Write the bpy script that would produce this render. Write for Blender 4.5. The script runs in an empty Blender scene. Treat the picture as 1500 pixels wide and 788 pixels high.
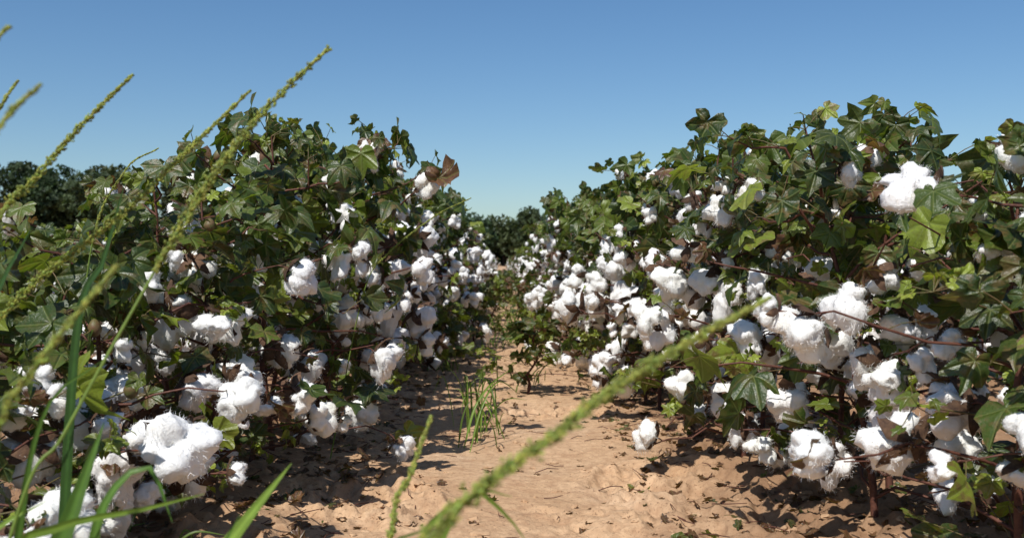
import bpy, math, numpy as np
from mathutils import Vector
R = np.random.RandomState
scene = bpy.context.scene

# ------------------------------------------------------------------ helpers
def h3(i, j, k, seed):
    v = np.sin(i*127.1 + j*311.7 + k*74.7 + seed*53.3)*43758.5453
    return v - np.floor(v)
def vnoise(p, seed=0):
    f = np.floor(p); t = p-f; t = t*t*(3-2*t)
    i, j, k = f[..., 0], f[..., 1], f[..., 2]
    x, y, z = t[..., 0], t[..., 1], t[..., 2]
    def L(a, b, w): return a+(b-a)*w
    c00 = L(h3(i, j, k, seed), h3(i+1, j, k, seed), x)
    c10 = L(h3(i, j+1, k, seed), h3(i+1, j+1, k, seed), x)
    c01 = L(h3(i, j, k+1, seed), h3(i+1, j, k+1, seed), x)
    c11 = L(h3(i, j+1, k+1, seed), h3(i+1, j+1, k+1, seed), x)
    return L(L(c00, c10, y), L(c01, c11, y), z)*2-1
def fbm(p, oct=4, seed=0):
    a = 1; s = 0
    for o in range(oct):
        s = s+a*vnoise(p*(2.03**o)+o*7.7, seed+o); a *= .5
    return s
def nrm(v):
    v = np.asarray(v, float); return v/(np.linalg.norm(v, axis=-1, keepdims=True)+1e-12)

class Acc:
    def __init__(s): s.v = []; s.f = []; s.m = []; s.t = []; s.l = []; s.n = 0
    def add(s, v, f, mat=0, tint=(1, 1, 1), lc=None):
        v = np.asarray(v, float); f = np.asarray(f, int)
        s.v.append(v); s.f.append(f+s.n); s.m.append(np.full(len(f), mat))
        t = np.asarray(tint, float)
        s.t.append(np.tile(t, (len(v), 1)) if t.ndim == 1 else t)
        s.l.append(np.zeros((len(v), 3)) if lc is None else lc)
        s.n += len(v)
    def mesh(s, name, mats, smooth=True):
        v = np.concatenate(s.v); f = np.concatenate(s.f); m = np.concatenate(s.m)
        t = np.concatenate(s.t); l = np.concatenate(s.l)
        me = bpy.data.meshes.new(name)
        me.vertices.add(len(v)); me.vertices.foreach_set("co", v.astype(np.float32).ravel())
        me.loops.add(len(f)*3); me.loops.foreach_set("vertex_index", f.astype(np.int32).ravel())
        me.polygons.add(len(f)); me.polygons.foreach_set("loop_start", np.arange(0, len(f)*3, 3, dtype=np.int32))
        for x in mats: me.materials.append(x)
        me.polygons.foreach_set("material_index", m.astype(np.int32))
        me.polygons.foreach_set("use_smooth", np.full(len(f), smooth))
        me.update(calc_edges=True)
        a = me.attributes.new("tint", 'FLOAT_COLOR', 'POINT')
        a.data.foreach_set("color", np.hstack([t, np.ones((len(t), 1))]).astype(np.float32).ravel())
        a = me.attributes.new("lc", 'FLOAT_VECTOR', 'POINT')
        a.data.foreach_set("vector", l.astype(np.float32).ravel())
        return me
def obj(name, me, parent=None):
    o = bpy.data.objects.new(name, me); scene.collection.objects.link(o)
    if parent: o.parent = parent
    return o

import bmesh
def ico(sub):
    bm = bmesh.new(); bmesh.ops.create_icosphere(bm, subdivisions=sub, radius=1)
    v = np.array([x.co[:] for x in bm.verts]); f = np.array([[y.index for y in x.verts] for x in bm.faces]); bm.free()
    return v, f
ICO1, ICO2, ICO4 = ico(1), ico(2), ico(4)

def tube(acc, pts, rad, n=6, mat=0, tint=(1, 1, 1)):
    pts = np.asarray(pts, float); m = len(pts); rad = np.broadcast_to(rad, (m,))
    tg = nrm(np.gradient(pts, axis=0)); ref = np.array([0.13, .31, .94]) if abs(tg[0][2]) < .8 else np.array([.94, .2, .1])
    s = nrm(np.cross(tg, ref)); u = np.cross(tg, s)
    a = np.arange(n)/n*2*math.pi
    v = pts[:, None]+rad[:, None, None]*(np.cos(a)[None, :, None]*s[:, None]+np.sin(a)[None, :, None]*u[:, None])
    v = v.reshape(-1, 3); f = []
    for i in range(m-1):
        for k in range(n):
            p, q = i*n+k, i*n+(k+1) % n
            f += [[p, q, q+n], [p, q+n, p+n]]
    acc.add(v, f, mat, tint)

def spline(P, n=40):
    P = np.asarray(P, float); Q = np.vstack([2*P[0]-P[1], P, 2*P[-1]-P[-2]]); out = []
    for i in range(1, len(Q)-2):
        t = np.linspace(0, 1, 24, endpoint=(i == len(Q)-3))[:, None]
        a, b, c, d = Q[i-1], Q[i], Q[i+1], Q[i+2]
        out.append(.5*((2*b)+(-a+c)*t+(2*a-5*b+4*c-d)*t*t+(-a+3*b-3*c+d)*t**3))
    out = np.vstack(out); s = np.r_[0, np.cumsum(np.linalg.norm(np.diff(out, axis=0), axis=1))]
    q = np.linspace(0, s[-1], n)
    return np.stack([np.interp(q, s, out[:, k]) for k in range(3)], 1), s[-1]

# ------------------------------------------------------------------ materials
def newmat(name):
    m = bpy.data.materials.new(name); m.use_nodes = True; nt = m.node_tree; nt.nodes.clear()
    o = nt.nodes.new('ShaderNodeOutputMaterial'); return m, nt, o
def N(nt, typ, **kw):
    n = nt.nodes.new(typ)
    for k, v in kw.items(): setattr(n, k, v)
    return n
def mixc(nt, fac, a, b, mode='MIX'):
    n = nt.nodes.new('ShaderNodeMix'); n.data_type = 'RGBA'; n.blend_type = mode
    for s, x in ((0, fac), (6, a), (7, b)):
        if isinstance(x, bpy.types.NodeSocket): nt.links.new(x, n.inputs[s])
        else: n.inputs[s].default_value = x if s == 0 else (*x, 1)
    return n.outputs[2]
def mrange(nt, x, a, b, c=0, d=1):
    n = nt.nodes.new('ShaderNodeMapRange'); nt.links.new(x, n.inputs[0])
    for i, v in enumerate((a, b, c, d)): n.inputs[i+1].default_value = v
    return n.outputs[0]
def noise(nt, scale, detail=4, rough=.55, vec=None):
    n = N(nt, 'ShaderNodeTexNoise'); n.inputs['Scale'].default_value = scale
    n.inputs['Detail'].default_value = detail; n.inputs['Roughness'].default_value = rough
    if vec is None:
        t = N(nt, 'ShaderNodeTexCoord'); vec = t.outputs['Object']
    nt.links.new(vec, n.inputs['Vector']); return n.outputs['Fac']
def ramp(nt, x, stops):
    n = nt.nodes.new('ShaderNodeValToRGB'); nt.links.new(x, n.inputs[0]); e = n.color_ramp.elements
    while len(e) < len(stops): e.new(.5)
    for k, (p, c) in zip(e, stops): k.position = p; k.color = (*c, 1)
    return n.outputs[0]
def foliage_out(nt, o, col, tcol, trans=.35, rough=.45, bump=None, bs=.3, spec=.4):
    p = N(nt, 'ShaderNodeBsdfPrincipled'); p.inputs['Roughness'].default_value = rough
    p.inputs['Specular IOR Level'].default_value = spec
    nt.links.new(col, p.inputs['Base Color'])
    t = N(nt, 'ShaderNodeBsdfTranslucent'); nt.links.new(tcol, t.inputs['Color'])
    mx = N(nt, 'ShaderNodeMixShader'); mx.inputs[0].default_value = trans
    nt.links.new(p.outputs[0], mx.inputs[1]); nt.links.new(t.outputs[0], mx.inputs[2]); nt.links.new(mx.outputs[0], o.inputs[0])
    if bump is not None:
        b = N(nt, 'ShaderNodeBump'); b.inputs['Strength'].default_value = bs; b.inputs['Distance'].default_value = .004
        nt.links.new(bump, b.inputs['Height']); nt.links.new(b.outputs[0], p.inputs['Normal']); nt.links.new(b.outputs[0], t.inputs['Normal'])

def mat_leaf():
    m, nt, o = newmat("cotton_leaf")
    a = N(nt, 'ShaderNodeAttribute', attribute_name='tint'); sp = N(nt, 'ShaderNodeSeparateColor'); nt.links.new(a.outputs['Color'], sp.inputs[0])
    l = N(nt, 'ShaderNodeAttribute', attribute_name='lc'); sx = N(nt, 'ShaderNodeSeparateXYZ'); nt.links.new(l.outputs['Vector'], sx.inputs[0])
    g = ramp(nt, sp.outputs[0], [(0, (.014, .034, .007)), (.35, (.038, .070, .010)), (.7, (.12, .165, .017)), (1, (.27, .33, .04))])
    n1 = noise(nt, 34, 5, .68)
    blot = mrange(nt, n1, .48, .60)
    ma = N(nt, 'ShaderNodeMath', operation='MULTIPLY'); nt.links.new(blot, ma.inputs[0]); nt.links.new(sp.outputs[2], ma.inputs[1])
    g = mixc(nt, ma.outputs[0], g, (.14, .088, .035))
    n2 = noise(nt, 160, 3)
    g = mixc(nt, mrange(nt, n2, .35, .7, 0, .3), g, (.10, .115, .028))
    br = ramp(nt, n1, [(.3, (.05, .026, .015)), (.6, (.15, .075, .035)), (.8, (.25, .15, .07))])
    g = mixc(nt, sp.outputs[1], g, br)
    vein = mrange(nt, sx.outputs[0], .0, .03, .5, 0)
    g = mixc(nt, vein, g, (.20, .23, .07))
    tc = mixc(nt, 1.0, g, (2.5, 2.6, 1.0), 'MULTIPLY')
    ad = N(nt, 'ShaderNodeMath', operation='ADD'); nt.links.new(n2, ad.inputs[0]); nt.links.new(mrange(nt, sx.outputs[0], 0, .08, 0, 1.2), ad.inputs[1])
    foliage_out(nt, o, g, tc, .26, .40, ad.outputs[0], .5, .55)
    return m
def mat_cotton():
    m, nt, o = newmat("cotton_lint")
    n1 = noise(nt, 45, 4); n2 = noise(nt, 260, 6, .7)
    c = ramp(nt, n1, [(.3, (.90, .89, .865)), (.62, (.93, .925, .91)), (.86, (.82, .77, .68))])
    a = N(nt, 'ShaderNodeAttribute', attribute_name='tint')
    c = mixc(nt, 1, c, a.outputs['Color'], 'MULTIPLY')
    p = N(nt, 'ShaderNodeBsdfDiffuse'); nt.links.new(c, p.inputs[0]); t = N(nt, 'ShaderNodeBsdfTranslucent'); nt.links.new(c, t.inputs[0])
    mx = N(nt, 'ShaderNodeMixShader'); mx.inputs[0].default_value = .12
    nt.links.new(p.outputs[0], mx.inputs[1]); nt.links.new(t.outputs[0], mx.inputs[2]); nt.links.new(mx.outputs[0], o.inputs[0])
    ad = N(nt, 'ShaderNodeMath', operation='ADD'); nt.links.new(n2, ad.inputs[0]); nt.links.new(noise(nt, 90, 3), ad.inputs[1])
    b = N(nt, 'ShaderNodeBump'); b.inputs['Strength'].default_value = .5; b.inputs['Distance'].default_value = .004
    nt.links.new(ad.outputs[0], b.inputs['Height']); nt.links.new(b.outputs[0], p.inputs['Normal'])
    return m
def mat_simple(name, c1, c2, scale, rough=.8, bs=.5, tint=False):
    m, nt, o = newmat(name); n = noise(nt, scale, 5, .65); c = mixc(nt, mrange(nt, n, .3, .7), c1, c2)
    if tint:
        a = N(nt, 'ShaderNodeAttribute', attribute_name='tint'); c = mixc(nt, 1, c, a.outputs['Color'], 'MULTIPLY')
    p = N(nt, 'ShaderNodeBsdfPrincipled'); p.inputs['Roughness'].default_value = rough; p.inputs['Specular IOR Level'].default_value = .3
    nt.links.new(c, p.inputs['Base Color']); b = N(nt, 'ShaderNodeBump'); b.inputs['Strength'].default_value = bs; b.inputs['Distance'].default_value = .003
    nt.links.new(n, b.inputs['Height']); nt.links.new(b.outputs[0], p.inputs['Normal']); nt.links.new(p.outputs[0], o.inputs[0]); return m
def mat_tinted(name, scale, trans, rough):
    m, nt, o = newmat(name); a = N(nt, 'ShaderNodeAttribute', attribute_name='tint'); n = noise(nt, scale, 4)
    c = mixc(nt, mrange(nt, n, .3, .75), a.outputs['Color'], (.55, .5, .45), 'MULTIPLY')
    c = mixc(nt, .5, a.outputs['Color'], c)
    tc = mixc(nt, 1.0, c, (1.6, 1.7, .9), 'MULTIPLY')
    foliage_out(nt, o, c, tc, trans, rough, n, .2, .4); return m
M_leaf = mat_leaf(); M_cot = mat_cotton()
M_stem = mat_simple("cotton_stem_bark", (.060, .022, .017), (.15, .060, .036), 90, .6)
M_bur = mat_simple("dry_bur", (.045, .023, .016), (.16, .09, .05), 70, .8, tint=True)
M_pet = mat_simple("green_stalk", (.10, .12, .035), (.15, .07, .04), 60, .5)
M_grass = mat_tinted("grass_green", 60, .35, .45)
M_tree = mat_tinted("tree_foliage", .8, .2, .7)
PM = [M_leaf, M_cot, M_stem, M_bur, M_pet]

# ------------------------------------------------------------------ leaf / boll templates
half = [(1.0, 0), (.86, 8), (.75, 16), (.64, 26), (.74, 36), (.84, 46), (.89, 54), (.77, 65), (.67, 76), (.58, 87), (.63, 98), (.67, 108), (.60, 122), (.52, 138), (.40, 154), (.22, 167), (.05, 178)]
TH = np.radians([-a for r, a in half[:0:-1]]+[a for r, a in half]); RR = np.array([r for r, a in half[:0:-1]]+[r for r, a in half])
VE = np.radians([0, 54, -54, 108, -108])
def leaf_template(seed):
    rs = R(seed); nA = len(TH); rings = [.2, .42, .64, .84, 1.0]
    lob = np.interp(TH, np.radians([-180, -108, -54, 0, 54, 108, 180]), rs.uniform(.82, 1.12, 7))
    rr = RR*lob*(1+.05*rs.randn(nA)); sk = rs.uniform(-.08, .08)
    v = [[0, 0, 0]]; lc = [[0, 0, 0]]
    ph = rs.uniform(0, 6.3, 4); droop = rs.uniform(.05, .6); cup = rs.uniform(-.55, .4); wav = rs.uniform(.06, .17)
    for q in rings:
        for th, r in zip(TH, rr):
            ra = r*q; x = ra*math.cos(th+sk*q); y = ra*math.sin(th+sk*q)
            dv = np.abs((th-VE)); dd = min(dv.min(), .5)
            z = -droop*x*abs(x)*.8 + cup*y*y + .18*ra*dd + wav*ra*ra*math.sin(5*th+ph[0]) + .07*ra*ra*math.sin(11*th+ph[1]) + .05*math.sin(6*x+ph[2])*q
            v.append([x, y, z]); lc.append([ra*math.sin(min(dv.min(), 1.2)), ra, 0])
    v = np.array(v); f = []
    for k in range(nA-1): f.append([0, 1+k, 2+k])
    for r in range(len(rings)-1):
        for k in range(nA-1):
            a = 1+r*nA+k; f += [[a, a+nA, a+nA+1], [a, a+nA+1, a+1]]
    return v*.62, np.array(f), np.array(lc)
LEAVES = [leaf_template(i) for i in range(20)]
def curl_leaf(seed):
    v, f, lc = leaf_template(seed); rs = R(seed); v = v.copy()
    k = rs.uniform(1.6, 3.2); y = v[:, 1]; a = y*k; v2 = v.copy()
    v2[:, 1] = np.sin(a)/k; v2[:, 2] += (1-np.cos(a))/k
    k = rs.uniform(.8, 2); a = v2[:, 0]*k; x = np.sin(a)/k; z = (1-np.cos(a))/k
    v2[:, 0] = x; v2[:, 2] += z; v2 += .05*fbm(v2*7+seed, 2)[:, None]
    return v2, f, lc
CURLED = [curl_leaf(100+i) for i in range(10)]

def boll_template(seed):
    rs = R(seed); d, f = ICO4; n = rs.choice([3, 4, 4, 5]); ph0 = rs.uniform(0, 6.3)
    S = []
    for i in range(n):
        a = ph0+i*2*math.pi/n+rs.uniform(-.3, .3)
        c = np.array([math.cos(a)*.50, math.sin(a)*.50, rs.uniform(-.02, .35)])*rs.uniform(.75, 1.35); r = rs.uniform(.42, .62)
        b = d@c; disc = np.maximum(b*b-(c@c-r*r), 0); S.append(b+np.sqrt(disc))
        c2 = c*rs.uniform(1.05, 1.45)+np.array([0, 0, rs.uniform(-.35, .45)]); r2 = r*rs.uniform(.5, .78)
        b = d@c2; disc = np.maximum(b*b-(c2@c2-r2*r2), 0); S.append(b+np.sqrt(disc))
    S.append(np.full(len(d), .35)); S = np.array(S); k = 20
    rad = np.log(np.exp(k*S).sum(0))/k
    v = d*rad[:, None]*np.array([rs.uniform(.85, 1.1), rs.uniform(.85, 1.1), rs.uniform(.85, 1.15)])
    v = v*(1+.18*fbm(v*2.3+seed*3, 3, seed)[:, None]) ; v += .055*np.stack([fbm(v*5+11*q, 3, seed+q) for q in range(3)], 1)
    v += nrm(v)*(.028*(1-2*np.abs(fbm(v*9, 2, seed+5))))[:, None]
    nf = 800; idx = rs.randint(0, len(v), nf); base = v[idx]; nn = nrm(v[idx]+.6*rs.randn(nf, 3))
    side = nrm(np.cross(nn, rs.randn(nf, 3))); L = rs.uniform(.08, .36, nf)[:, None]
    mid = base+nn*L*.5; tip = base+nn*L*.65+side*L*.6; w = .0065
    bn = nrm(np.cross(nn, side))*w
    fv = np.stack([base-bn, base+bn, mid+bn*.8, mid-bn*.8, tip], 1).reshape(-1, 3); q = np.arange(nf)[:, None]*5
    ff = np.concatenate([q+[0, 1, 2], q+[0, 2, 3], q+[3, 2, 4]])
    V = np.vstack([v, fv]); F = np.vstack([f, ff+len(v)])
    bv = []; bf = []
    for i in range(n):
        a = ph0+(i+.5)*2*math.pi/n; rad_ = np.array([math.cos(a), math.sin(a), 0]); tn = np.array([-math.sin(a), math.cos(a), 0]); up = np.array([0, 0, 1.])
        prof = [(0.05, -.58, .12), (.38, -.60, .30), (.76, -.50, .32), (1.10, -.32, .20), (1.36, -.16, .02)]
        k0 = len(bv)
        for (r, z, w) in prof:
            for s, zz in ((-1, .08), (0, -.03), (1, .08)):
                bv.append(rad_*r*.95+tn*w*s+up*(z+zz))
        for j in range(4):
            for s in range(2):
                p = k0+j*3+s; bf += [[p, p+1, p+4], [p, p+4, p+3]]
    bv = np.array(bv)+.045*rs.randn(len(bv), 3)
    return V, F, bv, np.array(bf)
BOLLS = [boll_template(i) for i in range(18)]

def frame(fwd, upv, roll=0):
    x = nrm(fwd); y = nrm(np.cross(upv, x)); z = np.cross(x, y)
    c, s = math.cos(roll), math.sin(roll); y2 = y*c+z*s; z2 = -y*s+z*c
    return np.stack([x, y2, z2])   # rows
def add_leaf(acc, rs, pos, fwd, size, young=0, dead=0):
    T = CURLED if ((dead > .5 and rs.rand() < .8) or rs.rand() < .12) else LEAVES
    v, f, lc = T[rs.randint(len(T))]
    M = frame(fwd, np.array([0, 0, 1.])+.5*rs.randn(3), rs.randn()*.4)
    sc = np.array([1, rs.uniform(.8, 1.15), rs.uniform(.7, 1.7)])*size
    tint = (np.clip(rs.beta(1.2, 2.1)+young, 0, 1), dead if dead else max(0, rs.rand()*.6-.42), rs.rand())
    acc.add((v*sc)@M+pos, f, 0, tint, lc)
def add_boll(acc, rs, pos, axis, size):
    V, F, bv, bf = BOLLS[rs.randint(len(BOLLS))]
    ax = nrm(axis); M0 = frame(ax, np.array([.2, .1, 1.])+rs.randn(3)*.3)
    M = np.stack([M0[1], M0[2], M0[0]])
    a = rs.uniform(0, 6.3); Rz = np.array([[math.cos(a), math.sin(a), 0], [-math.sin(a), math.cos(a), 0], [0, 0, 1]])
    M = Rz@M; w = V@M; sag = 1+rs.uniform(0, 1.2)*rs.rand()
    w[:, 2] = np.where(w[:, 2] < 0, w[:, 2]*sag, w[:, 2]*.95)
    g = rs.uniform(.95, 1.0); c = pos+ax*size*.5
    acc.add(w*size+c, F, 1, (g, g*rs.uniform(.985, 1), g*rs.uniform(.95, 1)))
    acc.add((bv@M)*size+c, bf, 3, np.ones(3)*rs.uniform(.5, 1.2))

def make_plant(seed, H=1.0, nb=21, boll_p=.54, spread=1.0, leafy=1.0, nst=42):
    rs = R(seed); A = Acc()
    z = np.linspace(0, H, 9); st = np.stack([np.cumsum(rs.randn(9))*.014, np.cumsum(rs.randn(9))*.014, z], 1); st[0, :2] = 0
    st[0, 2] = -.05
    tube(A, st, np.linspace(.0095, .0025, 9), 7, 2)
    up = np.array([0, 0, 1.]); az = rs.uniform(0, 6.3); placed = []
    for b in range(nb):
        t = .08+.87*(b+rs.uniform(-.3, .3))/nb; zz = t*H; az += 2.4+rs.uniform(-.4, .4)
        base = np.array([np.interp(zz, z, st[:, 0]), np.interp(zz, z, st[:, 1]), zz])
        L = (np.interp(t, [0, .25, .6, 1], [.30, .37, .29, .11]))*rs.uniform(.7, 1.3)*spread
        out = np.array([math.cos(az), math.sin(az), 0]); el = rs.uniform(.2, .8)
        s = np.linspace(0, 1, 6); pts = base+out*(L*s)[:, None]+up*(L*(el*s-.4*s*s*(1.1-t)))[:, None]
        pts[1:] += rs.randn(5, 3)*.009
        tube(A, pts, np.linspace(.0044, .0018, 6), 5, 2)
        fert = rs.choice([.35, .9, 1.35])
        for sn in ([.35, .6, .8, 1.0] if t < .6 else [.5, .75, 1.0]):
            sn = min(1, sn+rs.uniform(-.08, .05)); p = np.array([np.interp(sn, s, pts[:, k]) for k in range(3)])
            side = nrm(out*.6+np.array([rs.randn(), rs.randn(), 0])*.7)
            pb = boll_p*fert*(np.interp(t, [0, .1, .2, .70, .82, .95], [.4, .75, 1.0, 1.0, .5, 0]))*(1.15 if sn > .5 else .6)
            if rs.rand() < pb and (not placed or min(np.linalg.norm(p-q) for q in placed) > .055):
                ax = nrm(side+np.array([0, 0, rs.uniform(-.9, .4)])); sl = rs.uniform(.015, .04); placed.append(p)
                tube(A, [p, p+ax*sl*.5+up*.004, p+ax*sl], [.002, .002, .003], 5, 2)
                add_boll(A, rs, p+ax*sl, ax, rs.uniform(.026, .058)*(1 if t < .7 else .85))
                if rs.rand() < .45: add_leaf(A, rs, p+rs.randn(3)*.015, side-up*.6, rs.uniform(.03, .07), 0, 1)
            pl = leafy*np.interp(t, [0, .2, .45, .6, .75, 1], [.20, .28, .44, .66, .95, 1])
            for _ in range(2 if t > .58 else 1):
                if rs.rand() < pl:
                    d = nrm(side*1.0+rs.randn(3)*.5+up*.5); lp = rs.uniform(.04, .10)
                    e = p+d*lp; tube(A, [p, p+d*lp*.5+up*.004, e], [.0014, .0012, .001], 4, 4)
                    fw = nrm(np.array([d[0], d[1], 0])+rs.randn(3)*.35-up*rs.uniform(.2, 1.7))
                    add_leaf(A, rs, e, fw, rs.uniform(.07, .145)*(1 if rs.rand() < .7 else .55), 0, 1 if rs.rand() < (.10 if t < .6 else .04) else 0)
    for k in range(nst):
        t = rs.uniform(.52, 1.06) if k < nst*.7 else rs.uniform(.12, .6); zz = min(t, 1)*H; a = rs.uniform(0, 6.3)
        p = np.array([np.interp(zz, z, st[:, 0]), np.interp(zz, z, st[:, 1]), zz]); d = nrm([math.cos(a), math.sin(a), rs.uniform(.1, 1.2)])
        lp = rs.uniform(.05, .17)*(1.15-.5*max(0, t-.5)*2); e = p+d*lp
        tube(A, [p, p+d*lp*.5+up*.005, e], [.0016, .0014, .0011], 4, 4)
        sm = rs.rand() < (.65 if t > .85 else .2)
        add_leaf(A, rs, e, nrm(np.array([d[0], d[1], 0])+rs.randn(3)*.35-up*rs.uniform(.1, 1.3)), rs.uniform(.035, .07) if sm else rs.uniform(.075, .135), .35 if sm else 0)
    for k in range(rs.randint(3, 8)):
        a = rs.uniform(0, 6.3); p = np.array([math.cos(a)*.12, math.sin(a)*.12, rs.uniform(.08, .7)*H]); q = p+np.array([math.cos(a)*.12, math.sin(a)*.12, .03])
        tube(A, [st[1]*0+[0, 0, p[2]-.03], p, q], [.002, .002, .0015], 4, 4)
        for j in range(8):
            d = nrm(rs.randn(3)+[0, 0, .6]); e = q+d*rs.uniform(.015, .055)
            tube(A, [q, (q+e)/2, e], [.001, .001, .0008], 4, 4)
            add_leaf(A, rs, e, nrm([d[0], d[1], -.3]), rs.uniform(.025, .06), .5)
    for k in range(rs.randint(1, 5)):
        a = rs.uniform(0, 6.3); p = np.array([math.cos(a)*.14, math.sin(a)*.14, rs.uniform(.6, .95)*H]); v, f = ICO2
        w = v*np.array([.015, .015, .021]); w[:, :2] *= (1-.35*np.clip(v[:, 2:3], 0, 1)); tube(A, [[0, 0, p[2]-.05], p*[.6, .6, 1]-[0, 0, .02], p], [.002, .002, .002], 4, 4)
        A.add(w+p, f, 4)
    return A.mesh("cotton_plant_mesh", PM)

tall = [make_plant(10+i, 1.0) for i in range(10)]
leafyp = [make_plant(40+i, 1.0, 20, .42, 1.05, 1.15) for i in range(2)]
short = [make_plant(80+i, .60, 15, .72, .95, .85, 18) for i in range(3)]
small = [make_plant(60+i, .5, 9, 0, .7, 1.8) for i in range(2)]
allp = tall+leafyp

rs = R(11)
field = bpy.data.objects.new("cotton_field", None); scene.collection.objects.link(field)
def place(x, y, s, near, meshes=allp, sz=1.0):
    me = meshes[rs.randint(len(meshes))]
    o = obj("cotton_plant" if near else "plant", me, None if near else field)
    o.location = (x-.0105*y, y, 0); o.rotation_euler = (rs.randn()*.06, rs.randn()*.06, rs.uniform(0, 6.28)); o.scale = (sz*s**.3, sz*s**.3, s*rs.uniform(.97, 1.03))
def hL(y): return np.interp(y, [1, 1.7, 2.1, 2.6, 3.2, 3.9, 5, 9, 12, 40], [.42, .50, .67, .87, 1.03, 1.05, 1.0, 1.02, .93, .9])
def hR(y): return np.interp(y, [1, 1.5, 2.2, 3.2, 4.5, 9, 12, 40], [.68, .77, .90, 1.0, 1.0, 1.04, .95, .9])
def off(y): return np.interp(y, [2, 2.6, 3.4, 4.4, 6, 10, 20], [0, -.06, -.16, -.24, -.29, -.26, -.14])
for side, hf, x0, y0 in ((-1, hL, .86, 1.35), (1, hR, .92, 1.35)):
    y = y0
    while y < 70:
        h = float(hf(y))*rs.uniform(.90, 1.06)
        if h < .70 and side < 0: place(side*(x0+off(y))+rs.randn()*.05, y, h/.60, True, short)
        else: place(side*(x0+off(y))+rs.randn()*.06, y, h, y < 6)
        y += rs.uniform(.21, .29) if y < 3.2 else (rs.uniform(.22, .34) if y < 14 else rs.uniform(.32, .5))
    for r in range(1, 7):
        y = 1.2+r*1.1; ymax = 55 if r < 3 else 40
        while y < ymax:
            place(side*(x0+r*1.45)+rs.randn()*.05, y, rs.uniform(.70, .82) if side < 0 else rs.uniform(.84, .96), False)
            y += rs.uniform(.3, .5) if y < 20 else rs.uniform(.5, .8)
for (x, y, s) in ((.12, 4.6, .62), (-.32, 5.6, .7), (.42, 6.2, .7), (-.20, 7.4, .8), (.28, 8.0, .8), (-.10, 9.4, .75), (.16, 10.2, .8), (-.2, 11.4, .85), (.05, 12.6, .85), (-.1, 14, .9), (.15, 15, .9), (0, 17, .9)):
    place(x, y, s, True, small)

# ------------------------------------------------------------------ ground
def gh(x, y):
    p = np.stack([x, y, 0*x], -1); near = np.clip(1.4-np.hypot(x, y-3)/14, 0, 1)
    z = .024*fbm(p*1.7, 3, 3)
    rowd = np.minimum(abs(x+.86), abs(x-.92)); z = z+.05*np.exp(-(rowd/.26)**2)
    m = np.clip(.35+1.9*fbm(p*2.9, 2, 9)+1.6*(abs(x)-.20), .05, 1.3)
    q = p+.03*np.stack([fbm(p*14, 2, 51), fbm(p*14, 2, 61), 0*x], -1)
    cr = np.clip(fbm(q*11, 3, 71)*3.0, -.5, .9)       # broken crust plates
    z = z+near*m*(.010*fbm(p*13, 3, 31)+.011*cr+.012*fbm(p*34, 2, 41))
    return z-.010
def axis_pts(fine, f0, f1, far):
    a = list(np.arange(f0, f1, fine)); s = fine; q = a[-1]
    while q < far: s *= 1.09; q += s; a.append(q)
    return np.array(a)
xp = axis_pts(.007, 0, 1.0, 700); xs = np.r_[-xp[:0:-1], xp]
ys = axis_pts(.009, 1.6, 5.0, 900); ys = np.r_[-30, -10, -3, -1, 0, .4, .8, 1.0, 1.2, 1.35, 1.5, ys]
X, Y = np.meshgrid(xs, ys); Z = gh(X, Y)
PP = np.stack([X, Y, 0*X], -1)
row_shade = np.clip((np.abs(X+.02+.0105*Y)-.36)*2.6+.55*fbm(PP*5, 4, 91), 0, 1)  # shade under the rows, painted into the soil colour and broken up by noise
idx = np.arange(X.size).reshape(X.shape); a = idx[:-1, :-1].ravel(); b = idx[:-1, 1:].ravel(); c = idx[1:, 1:].ravel(); d = idx[1:, :-1].ravel()
G = Acc(); G.add(np.stack([X, Y, Z], -1).reshape(-1, 3), np.vstack([np.stack([a, b, c], 1), np.stack([a, c, d], 1)]), 0, np.repeat(row_shade.reshape(-1, 1), 3, 1))
m, nt, o = newmat("sandy_soil")
n1 = noise(nt, 2.2, 6, .6); n2 = noise(nt, 40, 6, .7); n3 = noise(nt, 9, 5, .6); n4 = noise(nt, 130, 4, .7)
c1 = ramp(nt, n1, [(.3, (.51, .32, .18)), (.55, (.60, .40, .24)), (.75, (.65, .46, .30))])
c1 = mixc(nt, mrange(nt, n2, .38, .62, .5, 0), c1, (.30, .165, .09))
c1 = mixc(nt, mrange(nt, n3, .52, .68, 0, .5), c1, (.36, .20, .11))
c1 = mixc(nt, mrange(nt, n4, .57, .68, 0, .75), c1, (.11, .06, .035))
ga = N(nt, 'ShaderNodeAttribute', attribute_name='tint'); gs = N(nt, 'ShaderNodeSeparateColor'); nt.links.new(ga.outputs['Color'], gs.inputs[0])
c1 = mixc(nt, mrange(nt, gs.outputs[0], 0, 1, 0, .75), c1, (.20, .11, .06))  # tint mixes in the painted row shade
p = N(nt, 'ShaderNodeBsdfPrincipled'); p.inputs['Roughness'].default_value = .95; p.inputs['Specular IOR Level'].default_value = .15
nt.links.new(c1, p.inputs['Base Color']); bb = N(nt, 'ShaderNodeBump'); bb.inputs['Strength'].default_value = .9; bb.inputs['Distance'].default_value = .008
nt.links.new(n2, bb.inputs['Height']); nt.links.new(bb.outputs[0], p.inputs['Normal']); nt.links.new(p.outputs[0], o.inputs[0])
M_soil = m
obj("ground", G.mesh("ground", [M_soil]))

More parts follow.
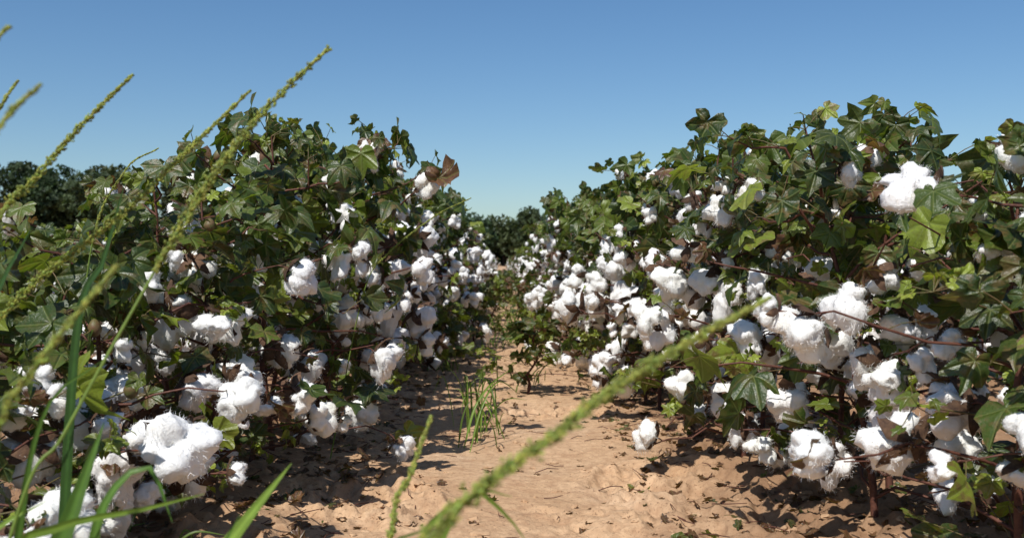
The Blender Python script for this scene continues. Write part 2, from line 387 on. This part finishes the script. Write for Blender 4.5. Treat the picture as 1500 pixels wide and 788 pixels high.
C = Acc(); rs = R(8); v, f = ICO2
for i in range(3400):
    x = rs.uniform(-1.1, 1.1); y = rs.uniform(1.7, 7)
    if abs(x) < .30 and rs.rand() < .5: continue
    s = .003+.010*rs.rand()**3; q = v*(1+.7*fbm(v*1.3+i, 3, 3)[:, None])*s*[1.4, 1, .5]
    a = rs.uniform(0, 6.3); q = q@np.array([[math.cos(a), math.sin(a), 0], [-math.sin(a), math.cos(a), 0], [0, 0, 1]])
    C.add(q+[x, y, gh(np.array(x), np.array(y))], f, 0, np.ones(3)*(.15 if abs(x) < .4 else .7)*rs.rand())  # clods off the path take more of the painted row shade
obj("soil_clods", C.mesh("clods", [M_soil], False))
D = Acc()
for i in range(6500):
    x = rs.uniform(-1.3, 1.3); y = 1.6+7.5*rs.rand()**1.3
    if abs(x+.02) < .34 and rs.rand() < .80: continue
    T = CURLED[rs.randint(10)] if rs.rand() < .88 else LEAVES[rs.randint(16)]
    s = rs.uniform(.010, .048)*(1.3 if abs(x) > .34 else .85); M = frame(nrm([rs.randn(), rs.randn(), rs.randn()*.2]), np.array([0, 0, 1.])+.3*rs.randn(3))
    w = (T[0]*s*[1, rs.uniform(.5, 1.1), .6])@M; w[:, 2] -= w[:, 2].min()
    D.add(w+[x, y, gh(np.array(x), np.array(y))-.002], T[1], 0, (rs.rand()*.7, 1 if rs.rand() < .85 else .15, 1), T[2])
for i in range(1100):   # twigs
    x = rs.uniform(-1.2, 1.2); y = rs.uniform(1.7, 7); a = rs.uniform(0, 6.3); L = rs.uniform(.02, .09)
    if abs(x) < .36 and rs.rand() < .7: continue
    z = gh(np.array(x), np.array(y))+.004; q = np.array([x, y, z]); e = q+[math.cos(a)*L, math.sin(a)*L, rs.uniform(0, .01)]
    tube(D, [q, (q+e)/2+rs.randn(3)*.003, e], [.0012, .0013, .0008], 4, 1)
obj("leaf_litter", D.mesh("litter", [M_leaf, M_stem]))

# ------------------------------------------------------------------ grass
def blade(acc, P, width, col, n=26, fold=.25):
    pts, L = spline(P, n); tg = nrm(np.gradient(pts, axis=0)); side = nrm(np.cross(tg, [.15, -1, .35])); nn = np.cross(side, tg)
    s = np.linspace(0, 1, n); w = width*.5*np.minimum(1, (.35+3*s))*np.clip(1-s**2.6, .0, 1)+.0003; w = w[:, None]
    tw = np.sin(s*2.2+P[0][0]*30)[:, None]*.5; sd = nrm(side*np.cos(tw)+nn*np.sin(tw))
    v = np.stack([pts-sd*w, pts-sd*w*.5+nn*w*fold*.6*-1, pts-nn*w*fold*1.3, pts+sd*w*.5-nn*w*fold*.6, pts+sd*w], 1).reshape(-1, 3); f = []
    for i in range(n-1):
        for k in range(4):
            a = i*5+k; f += [[a, a+1, a+6], [a, a+6, a+5]]
    t = np.tile(np.array(col, float), (n*5, 1)); t[2::5] *= 1.5
    acc.add(v, f, 0, t)
rs = R(77)
def seedhead(P, frac, wmax=.0076, dens=1.0, col=(.38, .43, .09)):
    A = Acc(); pts, L = spline(P, 120); s = np.linspace(0, L, 120)
    tube(A, pts, np.interp(s, [0, L*frac, L], [.0022, .0015, .0005]), 6, 0, (.24, .34, .07))
    iv, jf = ICO1; u = L*frac; tg = nrm(np.gradient(pts, axis=0)); ph = rs.uniform(0, 6)
    while u < L:
        q = (u-L*frac)/(L*(1-frac)); p = np.array([np.interp(u, s, pts[:, k]) for k in range(3)]); t = nrm(np.array([np.interp(u, s, tg[:, k]) for k in range(3)]))
        env = wmax*min(1, .45+q*5)*(1-.7*q**1.5)*(.78+.30*math.sin(u*380+ph)+.15*rs.randn())
        for k in range(8):
            a = rs.uniform(0, 6.3); sd = nrm(np.cross(t, [.3, .5, .8])); n2 = np.cross(t, sd); rd = sd*math.cos(a)+n2*math.sin(a)
            d = nrm(t+rd*rs.uniform(.15, .6)); c = p+rd*max(env, .0008)*rs.uniform(.25, 1)
            M = frame(d, rd+.01); l = rs.uniform(.0017, .0026)
            A.add((iv*[l, l*.52, l*.47])@M+c, jf, 0, np.array(col)*rs.uniform(.5, 1.3)*np.array([rs.uniform(.85, 1.2), 1, 1]))
        u += .0021/dens
    return obj("grass_seed_stalk", A.mesh("stalk", [M_grass]))
seedhead([(-.56, .92, 0), (-.472, .95, .362), (-.439, .97, .43), (-.391, 1.0, .535), (-.331, 1.05, .668), (-.275, 1.1, .766), (-.211, 1.15, .848)], .66, .0084)
seedhead([(-.74, 1.05, 0), (-.66, 1.1, .45), (-.586, 1.14, .652), (-.561, 1.16, .691), (-.518, 1.18, .754), (-.457, 1.2, .826)], .68)
seedhead([(-.80, 1.1, 0), (-.70, 1.17, .40), (-.601, 1.2, .551), (-.527, 1.22, .621), (-.472, 1.25, .677), (-.418, 1.27, .739), (-.341, 1.3, .825)], .56)
seedhead([(-.45, .65, 0), (-.40, .69, .38), (-.365, .71, .489), (-.351, .72, .516), (-.328, .73, .552), (-.297, .75, .598)], .60, .006)
seedhead([(-.52, .6, 0), (-.43, .66, .58), (-.355, .69, .695), (-.331, .70, .725)], .75, .005)
seedhead([(-.76, 1.1, 0), (-.68, 1.15, .62), (-.612, 1.19, .784), (-.594, 1.2, .82)], .7, .005)
seedhead([(-.56, .7, 0), (-.48, .75, .6), (-.417, .79, .763), (-.402, .8, .79)], .75, .005)
seedhead([(-.20, .42, 0), (-.12, .52, .36), (-.048, .58, .44), (-.021, .6, .463), (.021, .62, .489), (.068, .66, .516), (.125, .70, .545), (.195, .75, .574)], .56, .0080)
seedhead([(-.13, .92, 0), (-.117, .96, .333), (-.101, .98, .388), (-.081, 1.0, .447)], .68, .005)
seedhead([(-.55, 3, 0), (-.45, 3, .5), (-.37, 3, .631), (-.226, 3, .744), (-.123, 3, .795)], .6, .004, .6)
seedhead([(-.9, 2.0, 0), (-.85, 2.0, .6), (-.78, 2.0, .78), (-.71, 2.0, .83)], .75, .003, .8)

def clump(name, specs):
    A = Acc()
    for P, w, c in specs: blade(A, P, w, c)
    return obj(name, A.mesh(name, [M_grass]))
br = (.17, .27, .04); dk = (.035, .085, .018); md = (.09, .18, .03)
clump("grass_clump", [
 ([(-.50, .93, 0), (-.46, .95, .25), (-.432, .98, .36), (-.41, 1.0, .44)], .034, md),
 ([(-.45, .95, 0), (-.42, .97, .25), (-.40, .97, .36), (-.36, .98, .40), (-.335, .98, .345)], .018, md),
 ([(-.40, .93, .05), (-.33, .95, .25), (-.27, .96, .335), (-.215, .97, .405)], .030, br),
 ([(-.52, .93, 0), (-.48, .94, .30), (-.44, .95, .345), (-.36, .97, .36), (-.30, .97, .375)], .014, br),
 ([(-.46, .80, 0), (-.42, .78, .28), (-.40, .76, .40), (-.385, .75, .48)], .026, dk),
 ([(-.62, 1.1, .0), (-.60, 1.1, .40), (-.575, 1.1, .55), (-.53, 1.1, .64)], .028, dk),
 ([(-.60, 1.3, .0), (-.57, 1.3, .5), (-.535, 1.3, .60), (-.505, 1.3, .705)], .020, dk),
 ([(-.60, .95, .0), (-.56, .95, .26), (-.50, .95, .34), (-.45, .96, .37)], .020, br),
 ([(-.36, .9, .0), (-.33, .92, .2), (-.29, .94, .30), (-.26, .95, .36)], .012, md),
 ([(-.53, 1.0, .0), (-.50, 1.0, .3), (-.47, 1.0, .45), (-.42, 1.02, .50)], .010, md),
 ([(-.48, .9, .0), (-.45, .9, .2), (-.42, .92, .31), (-.36, .93, .33)], .018, md),
])
clump("grass_clump", [
 ([(-.13, .75, 0), (-.11, .78, .25), (-.075, .8, .375), (-.03, .82, .41), (0.0, .83, .405)], .014, br),
 ([(-.12, .78, 0), (-.08, .8, .30), (-.04, .82, .405), (-.01, .83, .395), (.012, .84, .365)], .015, br),
 ([(-.14, .75, 0), (-.13, .78, .25), (-.11, .8, .36), (-.06, .82, .385)], .011, md)])
def tuft(cx, cy, n, l0, l1, sx=.07, sy=.12, wmax=.008):
    sp = []
    for i in range(n):
        a = rs.uniform(0, 6.3); l = rs.uniform(l0, l1); o_ = np.array([math.cos(a), math.sin(a), 0]); r = rs.uniform(.25, 1.1)
        b0 = np.array([cx+rs.randn()*sx, cy+rs.randn()*sy, -.005])
        sp.append(([b0, b0+o_*l*.22*r+[0, 0, l*.5], b0+o_*l*.55*r+[0, 0, l*.78], b0+o_*l*r+[0, 0, l*rs.uniform(.4, 1.0)]], rs.uniform(.003, wmax), np.array(br)*rs.uniform(.45, 1.0)))
    clump("grass_tuft", sp)
tuft(-.10, 3.5, 22, .08, .28, .06, .14, .009)
for (cx, cy, n) in ((-.15, 4.2, 9), (.05, 4.9, 10), (-.35, 5.5, 14), (.25, 6.2, 16), (-.1, 7.0, 20), (.1, 7.9, 22), (-.2, 8.8, 24), (0, 9.8, 24), (.1, 11, 24), (-.62, 1.6, 14), (-.95, 1.9, 14)): tuft(cx, cy, n, .05, .22)

# ------------------------------------------------------------------ distant trees
T = Acc(); rs = R(31)
def tree(x, y, H, W, nf, fs):
    tube(T, [(x, y, 0), (x+.1, y, H*.4), (x+rs.randn()*.4, y, H*.8)], [.25, .18, .06], 6, 0, (.06, .045, .035))
    lobes = [(rs.uniform(-.35, .35)*W, rs.uniform(-.35, .35)*W, H*rs.uniform(.30, .86), W*rs.uniform(.18, .34)) for _ in range(13)]
    col = np.array([.038, .062, .022])*rs.uniform(.8, 1.6)*np.array([rs.uniform(.85, 1.35), 1, 1])
    per = nf//13
    for (lx, ly, lz, r) in lobes:
        d = nrm(rs.randn(per, 3)); c = d*(r*rs.uniform(.55, 1.08, per)**.6)[:, None]*[1, 1, .75]+[x+lx, y+ly, min(lz, H-r*.75)]
        a = nrm(rs.randn(per, 3)+d*.5); b = nrm(np.cross(a, rs.randn(per, 3))); e = np.cross(a, b); s = fs*rs.uniform(.6, 1.3, per)[:, None]
        v = np.stack([c+b*s, c-b*s*.5+e*s*.8, c-b*s*.5-e*s*.8], 1).reshape(-1, 3)
        t = np.repeat(col*rs.uniform(.6, 1.4, (per, 1)), 3, 0); T.add(v, np.arange(per*3).reshape(-1, 3), 0, t)
for x in np.arange(-78, -33, 2.9): tree(x+rs.randn(), 95+rs.uniform(-4, 6), (10.7 if x > -60 else 11.0)*rs.uniform(.80, 1.06), 6.5, 3200, .28)
for x in np.arange(-150, 160, 4.2): tree(x+rs.randn(), 178+rs.uniform(-6, 12), 10.8*rs.uniform(.78, 1.08), 8.5, 1300, .5)
for x in np.arange(-150, 160, 5): tree(x+rs.randn(), 192, 6.5*rs.uniform(.8, 1.1), 9.5, 700, .8)
obj("distant_tree_line", T.mesh("trees", [M_tree], False))

# ------------------------------------------------------------------ light, sky, camera
sd = nrm([-.32, -.68, 1.0])     # direction towards the sun
el = math.asin(sd[2]); rot = math.atan2(sd[0], sd[1])
w = bpy.data.worlds.new("World"); scene.world = w; w.use_nodes = True; nt = w.node_tree; nt.nodes.clear()
sky = nt.nodes.new('ShaderNodeTexSky'); sky.sky_type = 'NISHITA'; sky.sun_disc = False; sky.sun_elevation = el; sky.sun_rotation = rot
sky.air_density = 1.0; sky.dust_density = .6; sky.ozone_density = 2.0
hs = N(nt, 'ShaderNodeHueSaturation'); hs.inputs['Saturation'].default_value = 1.18; nt.links.new(sky.outputs[0], hs.inputs['Color'])
sc = mixc(nt, 1.0, hs.outputs[0], (1.0, 1.11, 1.2), 'MULTIPLY')
bg = nt.nodes.new('ShaderNodeBackground'); bg.inputs[1].default_value = .088; ow = nt.nodes.new('ShaderNodeOutputWorld')
nt.links.new(sc, bg.inputs[0]); nt.links.new(bg.outputs[0], ow.inputs[0])
L = bpy.data.lights.new("sun", 'SUN'); L.energy = 5.0; L.angle = math.radians(.5); L.color = (1, .97, .92)
lo = bpy.data.objects.new("sun", L); scene.collection.objects.link(lo); lo.rotation_euler = Vector(sd).to_track_quat('Z', 'Y').to_euler()
cam = bpy.data.cameras.new("camera"); cam.lens = 35; cam.sensor_width = 36; cam.clip_start = .05; cam.clip_end = 3000
cam.dof.use_dof = True; cam.dof.focus_distance = 2.4; cam.dof.aperture_fstop = 7.1
co = bpy.data.objects.new("camera", cam); scene.collection.objects.link(co); co.location = (0, 0, .6)
co.rotation_euler = (math.radians(90-.35), 0, 0); scene.camera = co
scene.view_settings.view_transform = 'Standard'; scene.view_settings.look = 'None'; scene.view_settings.exposure = 0
